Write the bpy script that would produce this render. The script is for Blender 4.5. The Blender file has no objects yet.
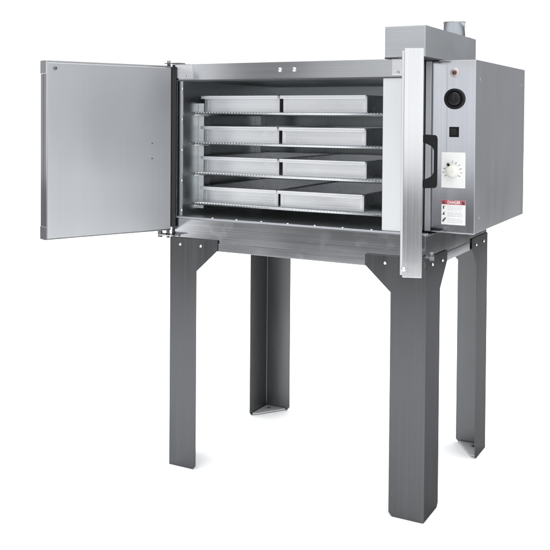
import bpy, bmesh, math, random
from mathutils import Vector, Matrix
random.seed(4)
S = bpy.context.scene
COL = S.collection
D = 0.7565            # depth of the leg frame
HB = 0.8253           # underside of the base rail
R0 = (0, 0, 0)

# ------------------------------------------------------------------ materials
def nt(name):
    m = bpy.data.materials.new(name); m.use_nodes = True
    t = m.node_tree; b = t.nodes['Principled BSDF']
    return m, t, b

def steel(name, base, rough, axis='X', bump=0.02, rvar=0.06, tone=0.06, aniso=0.0, fine=260, metal=1.0, smudge=0.05, tint=1.0):
    """brushed sheet metal: fine streaks along one axis, soft cloudy variation of gloss and tone, a few handling smudges"""
    m, t, b = nt(name)
    N, L = t.nodes, t.links
    tc = N.new('ShaderNodeTexCoord')
    mp = N.new('ShaderNodeMapping')
    sc = {'X': (1.6, fine, fine), 'Z': (fine, fine, 1.6), 'Y': (fine, 1.6, fine)}[axis]
    mp.inputs['Scale'].default_value = sc
    oi = N.new('ShaderNodeObjectInfo'); sc_ = N.new('ShaderNodeMath'); sc_.operation = 'MULTIPLY'; sc_.inputs[1].default_value = 7.3
    L.new(oi.outputs['Random'], sc_.inputs[0])
    va = N.new('ShaderNodeVectorMath'); va.operation = 'ADD'                # every sheet has its own grain
    L.new(tc.outputs['Object'], va.inputs[0]); L.new(sc_.outputs[0], va.inputs[1])
    OV = va.outputs[0]
    L.new(OV, mp.inputs['Vector'])
    n1 = N.new('ShaderNodeTexNoise'); n1.inputs['Scale'].default_value = 1.0; n1.inputs['Detail'].default_value = 3
    L.new(mp.outputs['Vector'], n1.inputs['Vector'])
    mp2 = N.new('ShaderNodeMapping')
    mp2.inputs['Scale'].default_value = {'X': (2.2, 5, 9), 'Z': (9, 5, 2.2), 'Y': (5, 2.2, 9)}[axis]
    L.new(OV, mp2.inputs['Vector'])
    n2 = N.new('ShaderNodeTexNoise'); n2.inputs['Scale'].default_value = 1.3; n2.inputs['Detail'].default_value = 4
    L.new(mp2.outputs['Vector'], n2.inputs['Vector'])
    n3 = N.new('ShaderNodeTexNoise'); n3.inputs['Scale'].default_value = 14; n3.inputs['Detail'].default_value = 6
    n3.inputs['Roughness'].default_value = 0.65
    L.new(OV, n3.inputs['Vector'])
    sm = N.new('ShaderNodeMapRange'); sm.inputs['From Min'].default_value = 0.58; sm.inputs['From Max'].default_value = 0.8
    sm.inputs['To Min'].default_value = 0; sm.inputs['To Max'].default_value = smudge
    L.new(n3.outputs['Fac'], sm.inputs['Value'])
    def mr(src, lo, hi):
        q = N.new('ShaderNodeMapRange'); q.inputs['From Min'].default_value = 0.25; q.inputs['From Max'].default_value = 0.75
        q.inputs['To Min'].default_value = lo; q.inputs['To Max'].default_value = hi
        L.new(src, q.inputs['Value']); return q.outputs['Result']
    def add(a, c):
        q = N.new('ShaderNodeMath'); q.operation = 'ADD'; L.new(a, q.inputs[0]); L.new(c, q.inputs[1]); return q.outputs[0]
    r = add(add(mr(n1.outputs['Fac'], rough - rvar * .5, rough + rvar * .5), mr(n2.outputs['Fac'], -rvar, rvar)), sm.outputs['Result'])
    L.new(r, b.inputs['Roughness'])
    v = add(mr(n1.outputs['Fac'], 1 - tone, 1 + tone), mr(n2.outputs['Fac'], -tone * .7, tone * .7))
    hs = N.new('ShaderNodeMix'); hs.data_type = 'RGBA'; hs.blend_type = 'MULTIPLY'; hs.inputs['Factor'].default_value = 1
    hs.inputs[6].default_value = (*base, 1)
    L.new(v, hs.inputs[7])
    L.new(hs.outputs[2], b.inputs['Base Color'])
    b.inputs['Metallic'].default_value = metal
    b.inputs['Anisotropic'].default_value = aniso
    b.inputs['Specular Tint'].default_value = (tint, tint, tint, 1)
    if bump:
        bp = N.new('ShaderNodeBump'); bp.inputs['Strength'].default_value = bump; bp.inputs['Distance'].default_value = 0.002
        L.new(n1.outputs['Fac'], bp.inputs['Height'])
        b2 = N.new('ShaderNodeBump'); b2.inputs['Strength'].default_value = 0.05; b2.inputs['Distance'].default_value = 0.006
        n4 = N.new('ShaderNodeTexNoise'); n4.inputs['Scale'].default_value = 3.0; n4.inputs['Detail'].default_value = 1
        L.new(OV, n4.inputs['Vector'])
        L.new(n4.outputs['Fac'], b2.inputs['Height']); L.new(bp.outputs['Normal'], b2.inputs['Normal'])
        L.new(b2.outputs['Normal'], b.inputs['Normal'])
    return m

def plain(name, col, rough=0.5, metal=0.0, coat=0.0, var=0.06, scale=40, spec=0.4):
    m, t, b = nt(name)
    N, L = t.nodes, t.links
    tc = N.new('ShaderNodeTexCoord')
    n = N.new('ShaderNodeTexNoise'); n.inputs['Scale'].default_value = scale; n.inputs['Detail'].default_value = 4
    L.new(tc.outputs['Object'], n.inputs['Vector'])
    q = N.new('ShaderNodeMapRange'); q.inputs['To Min'].default_value = 1 - var; q.inputs['To Max'].default_value = 1 + var
    L.new(n.outputs['Fac'], q.inputs['Value'])
    mx = N.new('ShaderNodeMix'); mx.data_type = 'RGBA'; mx.blend_type = 'MULTIPLY'; mx.inputs['Factor'].default_value = 1
    mx.inputs[6].default_value = (*col, 1); L.new(q.outputs['Result'], mx.inputs[7]); L.new(mx.outputs[2], b.inputs['Base Color'])
    b.inputs['Roughness'].default_value = rough; b.inputs['Metallic'].default_value = metal
    b.inputs['Coat Weight'].default_value = coat
    b.inputs['Specular IOR Level'].default_value = spec
    return m

M = dict(
    front=steel('brushed_stainless_front', (.52, .53, .55), .10, 'X', rvar=.025, bump=.012, tint=.35),
    panel=steel('brushed_stainless_panel', (.60, .61, .64), .11, 'Z', rvar=.02, bump=.006),
    side=steel('sheet_steel_side', (.43, .44, .465), .34, 'Z', rvar=.04, bump=.006, tint=.5, tone=.03),
    flue=steel('sheet_steel_flue', (.50, .515, .54), .34, 'X', rvar=.04, bump=.006, tint=.45),
    pipe=steel('galvanised_pipe', (.34, .35, .36), .10, 'Z', rvar=.03, tint=.5),
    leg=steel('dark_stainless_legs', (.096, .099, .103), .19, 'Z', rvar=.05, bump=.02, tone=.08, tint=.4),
    leg_in=steel('lightened_leg_inside', (.165, .17, .175), .36, 'Z', rvar=.05, bump=.012, tone=.05, tint=.45),  # leg steel made lighter inside, missing bounce light put into the colour
    foot=steel('foot_plate_steel', (.74, .75, .76), .62, 'X', bump=.01),
    door=steel('door_lining_steel', (.56, .57, .59), .37, 'Z', rvar=.02, bump=.005, tone=.018, smudge=.02),
    edge=steel('door_edge_steel', (.60, .605, .62), .13, 'Z', rvar=.03, bump=.006),
    liner=steel('chamber_lining_steel', (.60, .63, .64), .33, 'X', rvar=.04, bump=.004, tone=.03, smudge=.02),
    alu=steel('aluminised_pan_steel', (.73, .74, .76), .30, 'X', rvar=.07, bump=.012, tone=.04, smudge=.08),
    jamb=steel('aluminised_jamb', (.67, .68, .69), .5, 'Z', rvar=.05, bump=.004, tone=.02),
    wire=steel('plated_rack_wire', (.62, .63, .64), .25, 'X', bump=0),
    bolt=steel('plated_bolt', (.72, .72, .72), .2, 'X', bump=0),
    bracket=steel('polished_bracket', (.78, .78, .80), .22, 'X', bump=.01),
    pin=steel('dark_pin_steel', (.16, .16, .17), .35, 'Z', bump=0),
    black=plain('black_plastic', (.009, .009, .010), .5, spec=.15),
    rubber=plain('black_seam', (.02, .02, .022), .7),
    seal=plain('grey_seal', (.06, .06, .065), .6),
    gloss=plain('gauge_glass_black', (.006, .006, .007), .25, spec=.3),
    white=plain('white_enamel_plate', (.78, .78, .77), .35),
    knob=plain('ivory_knob', (.70, .70, .64), .4),
    paper=plain('label_white', (.80, .80, .79), .45),
    red=plain('label_red', (.42, .07, .085), .5),
    ink=plain('label_ink', (.05, .05, .055), .6),
    mark=plain('dial_print', (.14, .14, .145), .6),
    greyink=plain('label_grey_print', (.52, .52, .53), .6),
    lamp=plain('red_lamp_lens', (.07, .025, .02), .35),
    bezel=plain('lamp_bezel', (.50, .44, .42), .4, metal=.3),
)

# ------------------------------------------------------------------ helpers
def obj(name, bm, mat, parent=None, smooth=False, origin=None):
    me = bpy.data.meshes.new(name)
    bmesh.ops.recalc_face_normals(bm, faces=bm.faces)
    if origin is not None:
        bmesh.ops.translate(bm, verts=bm.verts, vec=-Vector(origin))
    bm.to_mesh(me); bm.free()
    if smooth:
        for p in me.polygons: p.use_smooth = True
    o = bpy.data.objects.new(name, me); COL.objects.link(o)
    me.materials.append(mat)
    if origin is not None: o.location = origin
    if parent is not None:
        o.parent = parent
        w = Matrix.Identity(4); q = parent; chain = []
        while q is not None: chain.append(q); q = q.parent
        for q in reversed(chain): w = w @ q.matrix_basis
        o.matrix_basis = w.inverted() @ o.matrix_basis
    return o

def thing(name, label, cat, loc, group=None):
    o = bpy.data.objects.new(name, None); COL.objects.link(o); o.location = loc
    o.empty_display_size = .1
    o['label'] = label; o['category'] = cat; o['kind'] = 'thing'
    if group: o['group'] = group
    return o

def box(bm, a, b, bev=.002, seg=2, mat=None):
    x0, y0, z0 = a; x1, y1, z1 = b
    vs = [bm.verts.new(p) for p in ((x0, y0, z0), (x1, y0, z0), (x1, y1, z0), (x0, y1, z0), (x0, y0, z1), (x1, y0, z1), (x1, y1, z1), (x0, y1, z1))]
    fs = [bm.faces.new([vs[i] for i in f]) for f in ((0, 3, 2, 1), (4, 5, 6, 7), (0, 1, 5, 4), (1, 2, 6, 5), (2, 3, 7, 6), (3, 0, 4, 7))]
    if mat is not None: bmesh.ops.transform(bm, matrix=mat, verts=vs)
    if bev > 0:
        es = list({e for f in fs for e in f.edges})
        bmesh.ops.bevel(bm, geom=es, offset=bev, segments=seg, affect='EDGES', profile=.6)

def B(*boxes, bev=.002):
    bm = bmesh.new()
    for a, b in boxes: box(bm, a, b, bev)
    return bm

def rod(bm, p, q, r, n=12, caps=True):
    p, q = Vector(p), Vector(q); d = q - p
    rot = d.to_track_quat('Z', 'Y').to_matrix().to_4x4()
    bmesh.ops.create_cone(bm, cap_ends=caps, segments=n, radius1=r, radius2=r, depth=d.length,
                          matrix=Matrix.Translation((p + q) / 2) @ rot)

def lathe(bm, prof, centre, axis=(0, -1, 0), n=40):
    """prof: (radius, height along axis) pairs"""
    ax = Vector(axis).normalized(); q = ax.to_track_quat('Z', 'Y').to_matrix()
    rings = []
    for r, h in prof:
        ring = []
        for i in range(n):
            a = 2 * math.pi * i / n
            ring.append(bm.verts.new(Vector(centre) + q @ Vector((r * math.cos(a), r * math.sin(a), h))))
        rings.append(ring)
    for a, b in zip(rings, rings[1:]):
        for i in range(n): bm.faces.new((a[i], a[(i + 1) % n], b[(i + 1) % n], b[i]))
    for ring in (rings[0], rings[-1]): bm.faces.new(ring)

def dome(bm, centre, axis, r=.006, h=.004):
    lathe(bm, [(r, 0), (r * .98, h * .3), (r * .8, h * .7), (r * .45, h * .95), (r * .1, h)], centre, axis, 16)

def prism(bm, pts, y0, y1, plane='XZ'):
    def P(a, b, c): return {'XZ': (a, c, b), 'YZ': (c, a, b), 'XY': (a, b, c)}[plane]
    v0 = [bm.verts.new(P(a, b, y0)) for a, b in pts]; v1 = [bm.verts.new(P(a, b, y1)) for a, b in pts]
    bm.faces.new(v0); bm.faces.new(v1[::-1])
    n = len(pts)
    for i in range(n): bm.faces.new((v0[i], v0[(i + 1) % n], v1[(i + 1) % n], v1[i]))

def bolt(parent, c, axis, r=.0065, h=.005, mat='bolt', name='bolt'):
    bm = bmesh.new(); dome(bm, c, axis, r, h)
    return obj(name, bm, M[mat], parent, True, origin=c)

def text_mesh(txt, size, loc, parent, mat, name, width=None):
    cu = bpy.data.curves.new(name, 'FONT'); cu.body = txt; cu.size = size; cu.extrude = .0002
    cu.align_x = 'CENTER'; cu.align_y = 'CENTER'; cu.offset = size * .02
    o = bpy.data.objects.new(name, cu)
    COL.objects.link(o); bpy.context.view_layer.update()
    me = bpy.data.meshes.new_from_object(o.evaluated_get(bpy.context.evaluated_depsgraph_get()))
    bpy.data.objects.remove(o)
    bm = bmesh.new(); bm.from_mesh(me)
    xs = [v.co.x for v in bm.verts]
    if width: bmesh.ops.scale(bm, vec=(width / (max(xs) - min(xs)), 1, 1), verts=bm.verts)
    bmesh.ops.transform(bm, matrix=Matrix.Translation(loc) @ Matrix.Rotation(math.pi / 2, 4, 'X'), verts=bm.verts)
    return obj(name, bm, M[mat], parent)

# ------------------------------------------------------------------ the oven
oven = thing('pizza_oven', 'large stainless steel deck oven with both doors open, standing on four tall sheet metal legs', 'oven', (.5, D / 2, 0))

YC = .1176; XC = 1.1278; TOP = 1.5151; YB = .8238
bm = B(((0, .031, .941), (.0035, YB, TOP)), ((.0035, .031, TOP - .0035), (.954, YB, TOP)), ((.0035, YB - .0035, .941), (.954, YB, TOP - .0035)),
       ((.9505, .031, .941), (.954, YB - .0035, TOP - .0035)), bev=.0012)
obj('oven_shell', bm, M['side'], oven)

# lining of the baking chamber, open to the front
CX0, CX1, CZ0, CZ1, CY = .020, .862, .939, 1.4545, .80
bm = B(((CX0 - .004, .008, CZ0), (CX0, CY, CZ1 + .004)), ((CX1, .031, CZ0), (CX1 + .004, CY, CZ1 + .004)),
       ((CX0, .031, CZ1), (CX1, CY, CZ1 + .004)), ((CX0 - .004, CY, CZ0), (CX1 + .004, CY + .004, CZ1 + .004)),
       ((CX0, .014, CZ0 - .003), (CX1, CY, CZ0)), bev=0)
liner = obj('chamber_lining', bm, M['liner'], oven)
bm = bmesh.new()                                                # seam trims on the back wall and ceiling
box(bm, (CX0, CY - .004, 1.405), (CX1, CY, 1.409), 0)
for x in (.25, .42, .60, .78): box(bm, (x, CY - .003, CZ0), (x + .02, CY, 1.404), 0)
obj('lining_seam', bm, M['liner'], liner)
bm = B(((.70, .44, CZ1 - .009), (.76, .47, CZ1)), bev=.001)
obj('sensor_clip', bm, M['pin'], liner)

# front frame: header, jambs, apron with lip
bm = bmesh.new()
prism(bm, [(0.0, 1.4575), (.0, TOP + .0005), (.030, TOP + .0005), (.030, 1.4575)], .0, .9535, 'YZ')
bmesh.ops.bevel(bm, geom=[e for e in bm.edges if abs(e.verts[0].co.x - e.verts[1].co.x) > .9], offset=.0011, segments=2, affect='EDGES')
header = obj('header_rail', bm, M['front'], oven)
obj('door_seal', B(((.021, .0012, 1.4530), (.952, .0052, 1.4573)), bev=.0006), M['seal'], header)
for x in (.4612, .5178): bolt(header, (x, 0, 1.4878), (0, -1, 0), .0085, .006)

bm = B(((.020, .0055, .9465), (.0465, .0075, 1.457)), ((.0, .0055, .9465), (.0195, .03, 1.457)), bev=.0008)
jl = obj('jamb', bm, M['front'], oven)
for z in (1.425, 1.309, 1.195, 1.080, .968): bolt(jl, (.0425, .0055, z), (0, -1, 0), .0045, .003, 'bolt', 'screw')
bm = B(((.8465, .006, .9465), (.9530, .030, 1.4572)), bev=.0012)
obj('jamb', bm, M['jamb'], oven)

bm = B(((0, .0025, .8552), (1.0, D, .9375)), bev=.0015)
apron = obj('base_apron', bm, M['front'], oven)
bm = bmesh.new(); box(bm, (.0, -.0005, .9385), (1.0, .0305, .9455), .0022, 3); obj('sill_lip', bm, M['side'], apron)
for x in (.1804, .2831, .3868, .4936, .599, .7048, .8106): bolt(apron, (x, .006, .9455), (0, 0, 1), .005, .0035, 'bolt', 'screw')

# base rail (folded flange all round under the apron)
bm = B(((0, -.0005, HB), (1.0, .003, .8547)), ((.9965, .003, HB), (1.0, D - .003, .8547)), ((0, .003, HB), (.0035, D - .003, .8547)),
       ((0, D - .003, HB), (1.0, D, .8547)), ((.004, -.0002, .8535), (.996, D - .01, .8549)), bev=.0008)
rail = obj('base_rail', bm, M['front'], oven)
bm = B(((.9975, .20, .8549), (1.0008, .565, .8585)), bev=0)
obj('fold_gap', bm, M['rubber'], rail)

# legs: one folded sheet each, gusseted at the top, chamfered at the foot
def leg(sx, sy):
    X = lambda u: u if sx > 0 else 1 - u
    Y = lambda v: v if sy > 0 else D - v
    o = -.0045                                                       # outer face
    rows = [(0.0, .1050, .134), (.013, .1168, .147), (.10, .1168, .147), (.42, .1168, .147), (.745, .1168, .147), (.829, .2086, .2242), (.866, .2086, .2242)]
    r = .006; bm = bmesh.new(); grid = []
    for z, wf, ws in rows:
        cols = [(o, ws), (o, .11), (o, r + o)]
        for k in range(1, 5):
            a = math.pi / 2 * k / 5
            cols.append((o + r - r * math.cos(a), o + r - r * math.sin(a)))
        cols += [(r + o, o), (.09, o), (wf, o)]
        grid.append([bm.verts.new((X(u), Y(v), z)) for u, v in cols])
    for a, b in zip(grid, grid[1:]):
        for i in range(len(a) - 1): bm.faces.new((a[i], a[i + 1], b[i + 1], b[i]))
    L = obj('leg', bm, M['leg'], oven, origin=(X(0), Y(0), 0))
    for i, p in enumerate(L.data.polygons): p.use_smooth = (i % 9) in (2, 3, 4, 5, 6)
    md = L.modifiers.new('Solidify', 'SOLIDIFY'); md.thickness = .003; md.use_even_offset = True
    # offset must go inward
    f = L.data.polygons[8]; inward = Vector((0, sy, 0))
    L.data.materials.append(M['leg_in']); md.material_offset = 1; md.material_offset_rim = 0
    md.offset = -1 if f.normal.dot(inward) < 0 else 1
    bv = L.modifiers.new('Bevel', 'BEVEL'); bv.width = .0006; bv.segments = 1; bv.limit_method = 'ANGLE'; bv.angle_limit = math.radians(50)
    bm = bmesh.new()
    pts = [(.002, .002), (.098, .002), (.10, .012), (.02, .128), (.002, .132)]
    prism(bm, [(X(a), Y(b)) for a, b in pts], .006, .009, 'XY')
    foot = obj('foot_plate', bm, M['foot'], L)
    bolt(foot, (X(.035), Y(.04), .009), (0, 0, 1), .008, .005, 'pin')
    for u, z in ((.0446, .8406), (.1364, .8404)): bolt(L, (X(u), Y(o), z), (0, -sy, 0), .0058, .0045)
    for v, z in ((.0606, .8385), (.1676, .8370)): bolt(L, (X(o), Y(v), z), (-sx, 0, 0), .0055, .0045)
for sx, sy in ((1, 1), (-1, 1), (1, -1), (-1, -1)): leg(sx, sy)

# control box on the right side
bm = B(((.956, YC, .9405), (XC, YB, TOP)), bev=.002)
cbox = obj('control_box', bm, M['side'], oven)
bm = B(((.978, YC - .003, .9425), (XC - .0015, YC - .0002, TOP - .002)), bev=.001)
cp = obj('control_panel', bm, M['panel'], cbox)
bm = B(((.958, YC - .0022, .9425), (.9765, YC - .0002, TOP - .002)), bev=.001)
obj('panel_edge_strip', bm, M['jamb'], cbox)
bm = B(((.958, YC - .006, .9398), (XC - .001, YC + .01, .9422)), bev=.0006)
obj('bottom_flange', bm, M['bracket'], cbox)
for y, z in ((YC + .05, 1.452), (YB - .06, 1.452), (YC + .05, .99)): bolt(cbox, (XC, y, z), (1, 0, 0), .004, .002, 'side', 'screw')
PY = YC - .003
bm = bmesh.new(); lathe(bm, [(.0155, 0), (.0155, .002), (.012, .004), (.0085, .0045)], (1.0573, PY, 1.4731), n=32)
lp = obj('indicator_light', bm, M['bezel'], oven, True)
bm = bmesh.new(); lathe(bm, [(.0075, .0042), (.0072, .008), (.005, .0105), (.0015, .0115)], (1.0573, PY, 1.4731), n=24)
obj('lens', bm, M['lamp'], lp, True)
bm = bmesh.new(); lathe(bm, [(.0345, 0), (.0345, .008), (.0325, .011), (.0275, .0115), (.0265, .008), (.0255, .0075)], (1.0577, PY, 1.3862), n=56)
gd = obj('dial_gauge', bm, M['black'], oven, True)
bm = bmesh.new(); lathe(bm, [(.024, .0077), (.0235, .0095), (.02, .0125), (.008, .0135)], (1.0577, PY, 1.3862), n=48)
obj('gauge_glass', bm, M['gloss'], gd, True)
bm = bmesh.new(); box(bm, (1.0570, PY - .0145, 1.380), (1.0584, PY - .0138, 1.404), 0, mat=None)
obj('gauge_needle', bm, M['ink'], gd)
bm = B(((1.0405, PY - .003, 1.2592), (1.0730, PY, 1.2935)), bev=.0015)
sw = obj('rocker_switch', bm, M['black'], oven)
bm = bmesh.new()
prism(bm, [(PY - .0025, 1.264), (PY - .0055, 1.265), (PY - .0045, 1.276), (PY - .0085, 1.288), (PY - .0025, 1.2895)], 1.0458, 1.0677, 'YZ')
obj('rocker', bm, M['gloss'], sw)
# thermostat
bm = B(((1.0152, PY - .004, 1.0905), (1.0965, PY, 1.2087)), bev=.002)
th = obj('thermostat', bm, M['white'], oven)
K = (1.0536, PY - .004, 1.1470)
bm = bmesh.new(); lathe(bm, [(.0225, 0), (.0225, .003), (.019, .005), (.0175, .019), (.0155, .021), (.004, .0215)], K, n=44)
kb = obj('knob', bm, M['knob'], th, True)
a = math.radians(128)
bm = bmesh.new(); box(bm, (-.004, -.0015, -.0085), (.004, .0015, .0085), .001, mat=Matrix.Translation((K[0] + .0175 * math.cos(a), PY - .0095, K[2] + .0225 * math.sin(a))) @ Matrix.Rotation(math.pi / 2 - a, 4, 'Y'))
obj('pointer', bm, M['black'], th)
bm = bmesh.new()
for k in range(11):
    a = math.radians(215 - k * 25)
    if abs(math.degrees(a) - 128) < 14: continue
    r0 = .0305 if k % 2 else .0285
    box(bm, (-.0007 if k % 2 else -.001, -.0003, -.0034), (.0007 if k % 2 else .001, .0003, .0034), 0,
        mat=Matrix.Translation((K[0] + r0 * math.cos(a), PY - .0045, K[2] + r0 * math.sin(a))) @ Matrix.Rotation(math.pi / 2 - a, 4, 'Y'))
obj('scale_mark', bm, M['mark'], th)
# warning label
bm = B(((1.0163, PY - .0006, .9673), (1.0980, PY, 1.0495)), bev=0)
wl = obj('warning_label', bm, M['paper'], oven)
bm = B(((1.0166, PY - .0010, 1.0345), (1.0977, PY - .0006, 1.0492)), bev=0)
obj('red_band', bm, M['red'], wl)
text_mesh('DANGER', .0135, (1.0590, PY - .0012, 1.0417), wl, 'paper', 'lettering', .044)
def tri(x, z, s):
    return [(x - s, z - s * .85), (x + s, z - s * .85), (x, z + s)]
for x in (1.0240, 1.0905):
    bm = bmesh.new(); prism(bm, tri(x, 1.0417, .0055), PY - .0014, PY - .0010); obj('alert_mark', bm, M['ink'], wl)
# three pictograms down the left
Yp0, Yp1 = PY - .0009, PY - .0006
bm = bmesh.new(); prism(bm, [(1.0215, 1.019), (1.0255, 1.019), (1.0255, 1.027), (1.0295, 1.027), (1.0295, 1.029), (1.0215, 1.029)], Yp0, Yp1); obj('pictogram', bm, M['ink'], wl)
bm = bmesh.new(); prism(bm, [(1.0195, 1.0015), (1.0225, .9995), (1.0285, .9995), (1.0285, 1.002), (1.0255, 1.0035), (1.0285, 1.008), (1.0255, 1.0095), (1.0225, 1.0045)], Yp0, Yp1); obj('pictogram', bm, M['ink'], wl)
bm = bmesh.new(); prism(bm, [(1.0195, .977), (1.0235, .9755), (1.0275, .982), (1.0325, .988), (1.0315, .991), (1.0275, .9895), (1.0225, .984), (1.0205, .981)], Yp0, Yp1); obj('pictogram', bm, M['ink'], wl)
bm = bmesh.new()                                            # unreadably small print as grey rules
for blk, (z0, rows) in enumerate(((1.0275, 3), (1.0065, 3), (.9855, 3))):
    for r in range(rows):
        x = 1.037
        end = 1.092 - (.014 * random.random() if r == rows - 1 else .004 * random.random())
        while x < end - .004:
            w = random.uniform(.004, .010); w = min(w, end - x)
            prism(bm, [(x, z0 - r * .0055), (x + w, z0 - r * .0055), (x + w, z0 + .0019 - r * .0055), (x, z0 + .0019 - r * .0055)], PY - .0008, PY - .0006)
            x += w + .0022
obj('small_print', bm, M['greyink'], wl)

# flue housing and pipe on top
bm = B(((.8616, -.020, TOP + .0035), (1.0, .5704, 1.6211)), bev=.0018)
fb = obj('flue_housing', bm, M['flue'], oven)
bm = B(((.8610, -.0206, TOP + .0004), (1.0008, .571, TOP + .0045)), bev=0)
obj('gasket', bm, M['rubber'], fb)
bm = bmesh.new(); lathe(bm, [(.0400, .0005), (.0400, .056), (.0412, .0565), (.0412, .0600), (.0395, .0605), (.0375, .0600), (.0375, .0025)], (.940, .488, 1.6211), (0, 0, 1), 56)
fp = obj('flue_pipe', bm, M['pipe'], oven, True)
fp.data.polygons[-1].use_smooth = False
bm = bmesh.new(); dome(bm, (.985, .53, 1.6211), (0, 0, 1), .007, .005); obj('screw', bm, M['pin'], fb, True)

# ------------------------------------------------------------------ doors
ZD0, ZD1, TD, WD = .8932, 1.510, .0571, .4906
def door(pivot, d, n, right):
    d, n = Vector((*d, 0)).normalized(), Vector((*n, 0)).normalized()
    F = Matrix(((d.x, n.x, 0, pivot[0]), (d.y, n.y, 0, pivot[1]), (0, 0, 1, 0), (0, 0, 0, 1)))     # local: x along the door, y outward, z up
    bm = bmesh.new()
    box(bm, (0, .006, ZD0), (WD, TD, ZD1), .0014, 2, F)
    dr = obj('door', bm, M['edge'], oven)
    bm = bmesh.new(); box(bm, (.006, -.0005, ZD0 + .006), (WD - .003, .0062, ZD1 - .008), .0006, 1, F)
    pn = obj('inner_panel', bm, M['door'], dr)
    bm = bmesh.new()                                              # folded corner caps on the free edge
    bm.free()
    for z0, z1 in ((ZD0 - .0008, ZD0 + .045), (ZD1 - .045, ZD1 + .0008)):
        if not right:
            bm = bmesh.new(); box(bm, (WD - .004, .008, z0), (WD + .0012, TD + .0010, z1), .0008, 1, F)
            obj('corner_cap', bm, M['edge'], dr)
    if not right:
        bm = bmesh.new(); box(bm, (WD - .004, .030, ZD0 + .046), (WD + .0009, .0325, ZD1 - .046), .0004, 1, F)
        obj('edge_seam', bm, M['pin'], dr)
    def at(x, y, z): return F @ Vector((x, y, z))
    if not right:
        bm = bmesh.new(); box(bm, (-.017, -.0005, ZD0 + .012), (-.0003, .012, ZD1 - .004), .001, 1, F)  # dark strip added to cover a bright reflection on the jamb
        obj('hinge_dark_cover', bm, M['rubber'], dr)
    if not right:
        c = at(WD - .028, -.0005, ZD1 - .026); bolt(pn, c, -n, .0075, .004, 'pin', 'screw')
        for z in (1.221, 1.165): bolt(pn, at(.085, -.0005, z), -n, .0035, .0012, 'pin', 'screw')
    else:
        bolt(dr, at(WD, .009, ZD0 + .022), d, .0062, .004, 'bolt', 'screw')
    for z0, z1 in ((ZD0 - .030, ZD0 + .004), (ZD1 - .004, ZD1 + .020)):
        bm = bmesh.new(); rod(bm, at(.004, .020, z0), at(.004, .020, z1), .0065, 16)
        obj('hinge_pin', bm, M['pin'], dr, True)
    if right:
        bm = bmesh.new(); box(bm, (-.078, TD - .0035, ZD0 + .055), (-.0004, TD, ZD1), .0008, 1, F)  # unseen plate added to brighten the control panel's reflection
        obj('added_panel_reflector', bm, M['edge'], dr)
        bm = bmesh.new()
        xh, zc = WD - .075, 1.2035
        h = .0745; out = .040
        prof_o = [(-h, 0), (-h + .002, out * .92), (-h + .010, out), (h - .010, out), (h - .002, out * .92), (h, 0)]
        prof_i = [(h - .024, 0), (h - .026, out * .40), (h - .033, out * .68), (h - .044, out - .0080), (-h + .044, out - .0080), (-h + .033, out * .68), (-h + .026, out * .40), (-h + .024, 0)]
        loop = prof_o + prof_i
        v0 = [bm.verts.new(at(xh - .008, TD + .0003 + y, zc + z)) for z, y in loop]; v1 = [bm.verts.new(at(xh + .008, TD + .0003 + y, zc + z)) for z, y in loop]
        bm.faces.new(v0); bm.faces.new(v1[::-1]); k = len(loop)
        for i in range(k): bm.faces.new((v0[i], v0[(i + 1) % k], v1[(i + 1) % k], v1[i]))
        es = [e for e in bm.edges]
        bmesh.ops.bevel(bm, geom=es, offset=.0022, segments=3, affect='EDGES', clamp_overlap=True)
        bmesh.ops.triangulate(bm, faces=[f for f in bm.faces if len(f.verts) > 4])
        obj('handle', bm, M['black'], dr)
    return F

AL, AR = 2.0027, math.radians(109.0)
door((.0156, -.020), (math.cos(AL), -math.sin(AL)), (-math.sin(AL), -math.cos(AL)), False)
door((.9372, -.0325), (-math.cos(AR), -math.sin(AR)), (math.sin(AR), -math.cos(AR)), True)

# hinge brackets on the front frame
for sx in (1, -1):
    X = lambda u: u if sx > 0 else 1 - u
    sh = 0 if sx > 0 else .026
    def xb(a, b): return (min(X(a + sh), X(b + sh)), max(X(a + sh), X(b + sh)))
    X0 = X
    XX = lambda u: X0(u + sh)
    a, b = xb(.018, .094)
    bm = B(((a, -.0035, 1.4635), (b, -.0003, 1.5165)), bev=.001)
    tb = obj('hinge_bracket', bm, M['bracket'], oven)
    a, b = xb(-.010, .060)
    bm = B(((a, -.036, 1.5168), (b, -.0003, 1.5198)), bev=.0008)
    obj('pivot_tab', bm, M['pin'], tb)
    bolt(tb, (XX(.072), -.0035, 1.4720), (0, -1, 0), .005, .003, 'side', 'screw')
    a, b = xb(-.022, .040)
    bm = B(((a, -.045, .8745), (b, -.0003, .8785)), ((a + .004, -.003, .8560 + .012), (b - .004, -.0006, .8745)), bev=.0008)
    lb = obj('hinge_bracket', bm, M['front'], oven)
    bm = bmesh.new(); rod(bm, (X(-.030), -.030, .866), (X(-.030), -.030, .894), .009, 16); rod(bm, (X(-.030), -.030, .8765), (X(-.005), -.028, .8765), .006, 12)
    obj('pivot_knob', bm, M['pin'], lb, True)

# rack supports on the chamber walls
ZR = (1.334, 1.219, 1.104, .989)
for x0, x1, tx in ((CX0, CX0 + .027, CX0 + .046), (CX1 - .027, CX1, CX1 - .046)):
    for y in (.150, .60):
        bm = B(((x0, y, .962), (x1, y + .046, 1.372)), bev=.001)
        for z in ZR:
            a, b = min(x0, tx), max(x1, tx)
            box(bm, (a, y + .004, z - .0115), (b, y + .042, z - .0088), .0005, 1)
        obj('rack_support', bm, M['wire'], oven)

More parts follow.
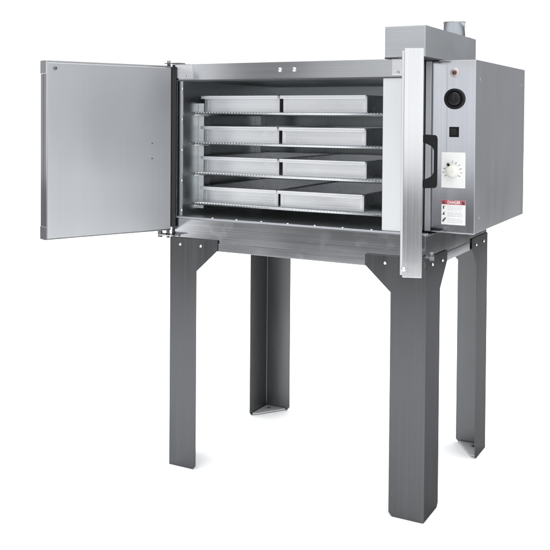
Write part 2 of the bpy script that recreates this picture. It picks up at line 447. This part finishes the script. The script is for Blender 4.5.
# ------------------------------------------------------------------ wire racks (lift out) and baking pans
place = ('top', 'second from the top', 'third from the top', 'bottom')
def rack_mesh():
    bm = bmesh.new()
    x0, x1, y0, y1, r = .0315, .848, .068, .70, .0042
    rod(bm, (x0, y0, 0), (x1, y0, 0), r, 12); rod(bm, (x0 + .022, y1, 0), (x1 - .018, y1, 0), r, 12)
    x0, x1 = x0 + .022, x1 - .018
    rod(bm, (x0 + r, y0, -.006), (x0 + r, y1, -.006), .0035, 8); rod(bm, (x1 - r, y0, -.006), (x1 - r, y1, -.006), .0035, 8)
    for y in (.24, .42, .58): rod(bm, (x0, y, -.0055), (x1, y, -.0055), .003, 8)
    n = 62
    for i in range(n):
        x = x0 + .012 + (x1 - x0 - .024) * i / (n - 1)
        rod(bm, (x, y0 - .0058, .0025), (x, y1 + .004, .0025), .0019, 8)
    return bm
rack0 = None
for k, z in enumerate(ZR):
    lab = ('wire rack on the top level carrying the two highest pans', 'wire rack on the second level from the top carrying two pans',
           'wire rack on the third level from the top carrying two pans', 'lowest wire rack just above the chamber floor carrying two pans')[k]
    if rack0 is None:
        rack0 = obj('wire_rack', rack_mesh(), M['wire'], None, True, origin=(0, 0, 0))
        o = rack0
    else:
        o = rack0.copy(); COL.objects.link(o)
    o.location = (random.uniform(-.0015, .0015), 0, z - .0005)
    o['label'] = lab; o['category'] = 'oven rack'; o['group'] = 'wire racks in the oven chamber'; o['kind'] = 'thing'

def pan_mesh(w):
    """straight-sided sheet pan, front wall at y=0, folded walls and a flat rim with a turned-down lip"""
    bm = bmesh.new(); dep, h, t = .52, .0590, .0016
    box(bm, (0, 0, 0), (w, dep, t), .0005, 1)
    box(bm, (.0002, 0, t), (w - .0002, t, h - .0005), .0005, 1); box(bm, (.0002, dep - t, t), (w - .0002, dep, h - .0005), .0005, 1)
    box(bm, (0, t, t), (t, dep - t, h - .0005), .0005, 1); box(bm, (w - t, t, t), (w, dep - t, h - .0005), .0005, 1)
    return bm, dep, h
def rim_mesh(w, dep, h):
    bm = bmesh.new(); e = .021; s = .003
    box(bm, (-s, -e, h - .0008), (w + s, .004, h + .0024), .0012, 2)
    box(bm, (-s, -e, h - .0095), (w + s, -e + .0022, h - .0006), .0008, 2)
    box(bm, (-s, dep - .004, h - .0008), (w + s, dep + .012, h + .0024), .0012, 2)
    box(bm, (-s, .0042, h - .0008), (.004, dep - .0042, h + .0024), .001, 1)
    box(bm, (w - .004, .0042, h - .0008), (w + s, dep - .0042, h + .0024), .001, 1)
    return bm
pan0 = {}
for k, z in enumerate(ZR):
    for side, (x0, x1) in enumerate(((.0835, .4080), (.4215, .7510))):
        zz = z + .0042; dx = (0, -.002, -.001, -.0055)[k] + (-.0015 if (k == 3 and side) else 0)
        lab = 'silver rectangular baking pan on the %s, %s of the two' % (('top wire rack', 'second wire rack from the top', 'third wire rack from the top', 'lowest wire rack')[k], ('left', 'right')[side])
        t = thing('baking_pan', lab, 'baking pan', (x0 + dx, .100 + random.uniform(-.002, .002), zz), 'baking pans on the oven racks')
        if side not in pan0:
            bm, dep, h = pan_mesh(x1 - x0)
            pb = obj('pan_body', bm, M['alu'], None); pr = obj('rim', rim_mesh(x1 - x0, dep, h), M['alu'], None)
            bm = bmesh.new()                                          # folded, riveted corner tabs
            bm.free(); tabs = []
            for xx in (.004, x1 - x0 - .016):
                tabs.append(obj('corner_tab', B(((xx, -.0012, .004), (xx + .012, -.0001, .046)), bev=.0004), M['alu'], None))
            pan0[side] = (pb, pr, *tabs)
            for c in pan0[side]: c.parent = t
        else:
            for c in pan0[side]:
                q = c.copy(); COL.objects.link(q); q.parent = t
        t.rotation_euler.z = random.uniform(-.004, .004)

# ------------------------------------------------------------------ floor
m, t_, b_ = nt('white_studio_floor')
n = t_.nodes.new('ShaderNodeTexNoise'); n.inputs['Scale'].default_value = 3
q = t_.nodes.new('ShaderNodeMapRange'); q.inputs['To Min'].default_value = .91; q.inputs['To Max'].default_value = .93
t_.links.new(n.outputs['Fac'], q.inputs['Value']); t_.links.new(q.outputs['Result'], b_.inputs['Base Color'])
b_.inputs['Roughness'].default_value = .8; b_.inputs['Specular IOR Level'].default_value = .1
bm = bmesh.new()
bm.faces.new([bm.verts.new((x, y, 0)) for x, y in ((2.6, -1.7), (2.6, 30), (-34, 30), (-2.6, -1.2), (-1.9, -1.7))])
fl = obj('floor', bm, m); fl['kind'] = 'structure'; fl['label'] = 'plain white studio floor under the oven'

# ------------------------------------------------------------------ studio light as a world
w = bpy.data.worlds.new('World'); S.world = w; w.use_nodes = True
T = w.node_tree; N, L = T.nodes, T.links
bg = N['Background']
tc = N.new('ShaderNodeTexCoord'); sx = N.new('ShaderNodeSeparateXYZ'); L.new(tc.outputs['Generated'], sx.inputs[0])
def mth(op, a, b=None, c=None):
    q = N.new('ShaderNodeMath'); q.operation = op
    for i, v in enumerate((a, b, c)):
        if v is None: continue
        if isinstance(v, (int, float)): q.inputs[i].default_value = v
        else: L.new(v, q.inputs[i])
    return q.outputs[0]
az = mth('ARCTAN2', sx.outputs['X'], sx.outputs['Y'])                 # 0 = behind the oven, pi/2 = right
azf = mth('FRACT', mth('ADD', mth('DIVIDE', az, 2 * math.pi), 1.0))    # 0..1
el = mth('MULTIPLY', mth('ARCSINE', sx.outputs['Z']), 180 / math.pi)
def ramp(src, stops, scale=1.0, interp='LINEAR'):
    """grey ramp; values are stored divided by 8 and multiplied back"""
    r = N.new('ShaderNodeValToRGB'); r.color_ramp.interpolation = interp
    e = r.color_ramp.elements
    while len(e) < len(stops): e.new(.5)
    for el_, (p, v) in zip(e, stops): el_.position = p
    for el_, (p, v) in zip(r.color_ramp.elements, stops):
        el_.position = p; el_.color = (v / 8, v / 8, v / 8, 1)
    L.new(src, r.inputs[0])
    return mth('MULTIPLY', r.outputs['Color'], 8 * scale)
SIDE = [(0, 1.15), (8, 1.15), (22, .62), (60, .62), (98, .72), (120, 1.7), (150, 1.7), (168, 1.45), (176, 1.35), (190, .95), (200, .95), (205, .75), (207.5, .38), (211, .38), (213.5, 1.3), (218, 1.3), (221, .45), (277, .45), (290, 1.15), (360, 1.15)]
side = ramp(azf, [(a / 360, v) for a, v in SIDE])
up = ramp(mth('DIVIDE', mth('ADD', el, 90), 180), [(0, .0), ((90 + 28) / 180, .0), ((90 + 50) / 180, 3.4), (1, 3.4)])
kside = N.new('ShaderNodeMapRange'); kside.interpolation_type = 'SMOOTHSTEP'
kside.inputs['From Min'].default_value = -4.9; kside.inputs['From Max'].default_value = -3.5
L.new(el, kside.inputs['Value'])
# below the horizon the studio is dark except behind the oven, where the white backdrop runs down
low = ramp(azf, [(0, 1.15), (7 / 360, 1.15), (13 / 360, .22), (275 / 360, .22), (288 / 360, 1.15), (1, 1.15)])
# added glow low in the world, brightens what the legs reflect
low_glow = N.new('ShaderNodeMapRange'); low_glow.interpolation_type = 'SMOOTHSTEP'
low_glow.inputs['From Min'].default_value = -9.2; low_glow.inputs['From Max'].default_value = -11.4
low_glow.inputs['To Min'].default_value = 0.0; low_glow.inputs['To Max'].default_value = 1.95
L.new(el, low_glow.inputs['Value'])
low = mth('MAXIMUM', low, low_glow.outputs['Result'])
def blob(a0, sa, e0, se, k):
    da = mth('DIVIDE', mth('SUBTRACT', mth('MULTIPLY', azf, 360), a0), sa); de = mth('DIVIDE', mth('SUBTRACT', el, e0), se)
    return mth('MULTIPLY', mth('EXPONENT', mth('MULTIPLY', mth('ADD', mth('MULTIPLY', da, da), mth('MULTIPLY', de, de)), -1)), k)
lvl = mth('ADD', mth('MULTIPLY', mth('SUBTRACT', side, low), kside.outputs['Result']), low)
lvl = mth('MAXIMUM', lvl, up)
lvl = mth('ADD', lvl, blob(215.3, 1.5, -5.0, 3.2, 3.2))
lvl = mth('ADD', lvl, blob(209.5, 1.2, -9, 3, .3))
L.new(lvl, bg.inputs['Strength'])
bg.inputs['Color'].default_value = (.98, .99, 1.0, 1)

# ------------------------------------------------------------------ camera
F_, PIT, YAW, ROLL = 878.07, .0195, .4952, .0072
a = YAW; fw = Vector((-math.sin(a), math.cos(a), 0)); rt = Vector((math.cos(a), math.sin(a), 0)); upv = Vector((0, 0, 1))
fw2 = fw * math.cos(PIT) - upv * math.sin(PIT); up2 = upv * math.cos(PIT) + fw * math.sin(PIT)
rt3 = rt * math.cos(ROLL) + up2 * math.sin(ROLL); up3 = up2 * math.cos(ROLL) - rt * math.sin(ROLL)
cam = bpy.data.cameras.new('Camera'); co = bpy.data.objects.new('Camera', cam); COL.objects.link(co)
mw = Matrix((rt3, up3, -fw2)).transposed().to_4x4(); mw.translation = Vector((1.91847, -2.7321, 1.32731))
co.matrix_world = mw
cam.sensor_width = 36; cam.lens = F_ / 550 * 36; cam.shift_y = -(275 - 132.47) / 550
cam.clip_start = .05; cam.clip_end = 400
S.camera = co

S.view_settings.view_transform = 'Standard'; S.view_settings.look = 'None'
S.view_settings.exposure = 0; S.view_settings.gamma = 1
S.render.engine = 'CYCLES'
S.cycles.max_bounces = 10; S.cycles.glossy_bounces = 8
S.cycles.use_denoising = True
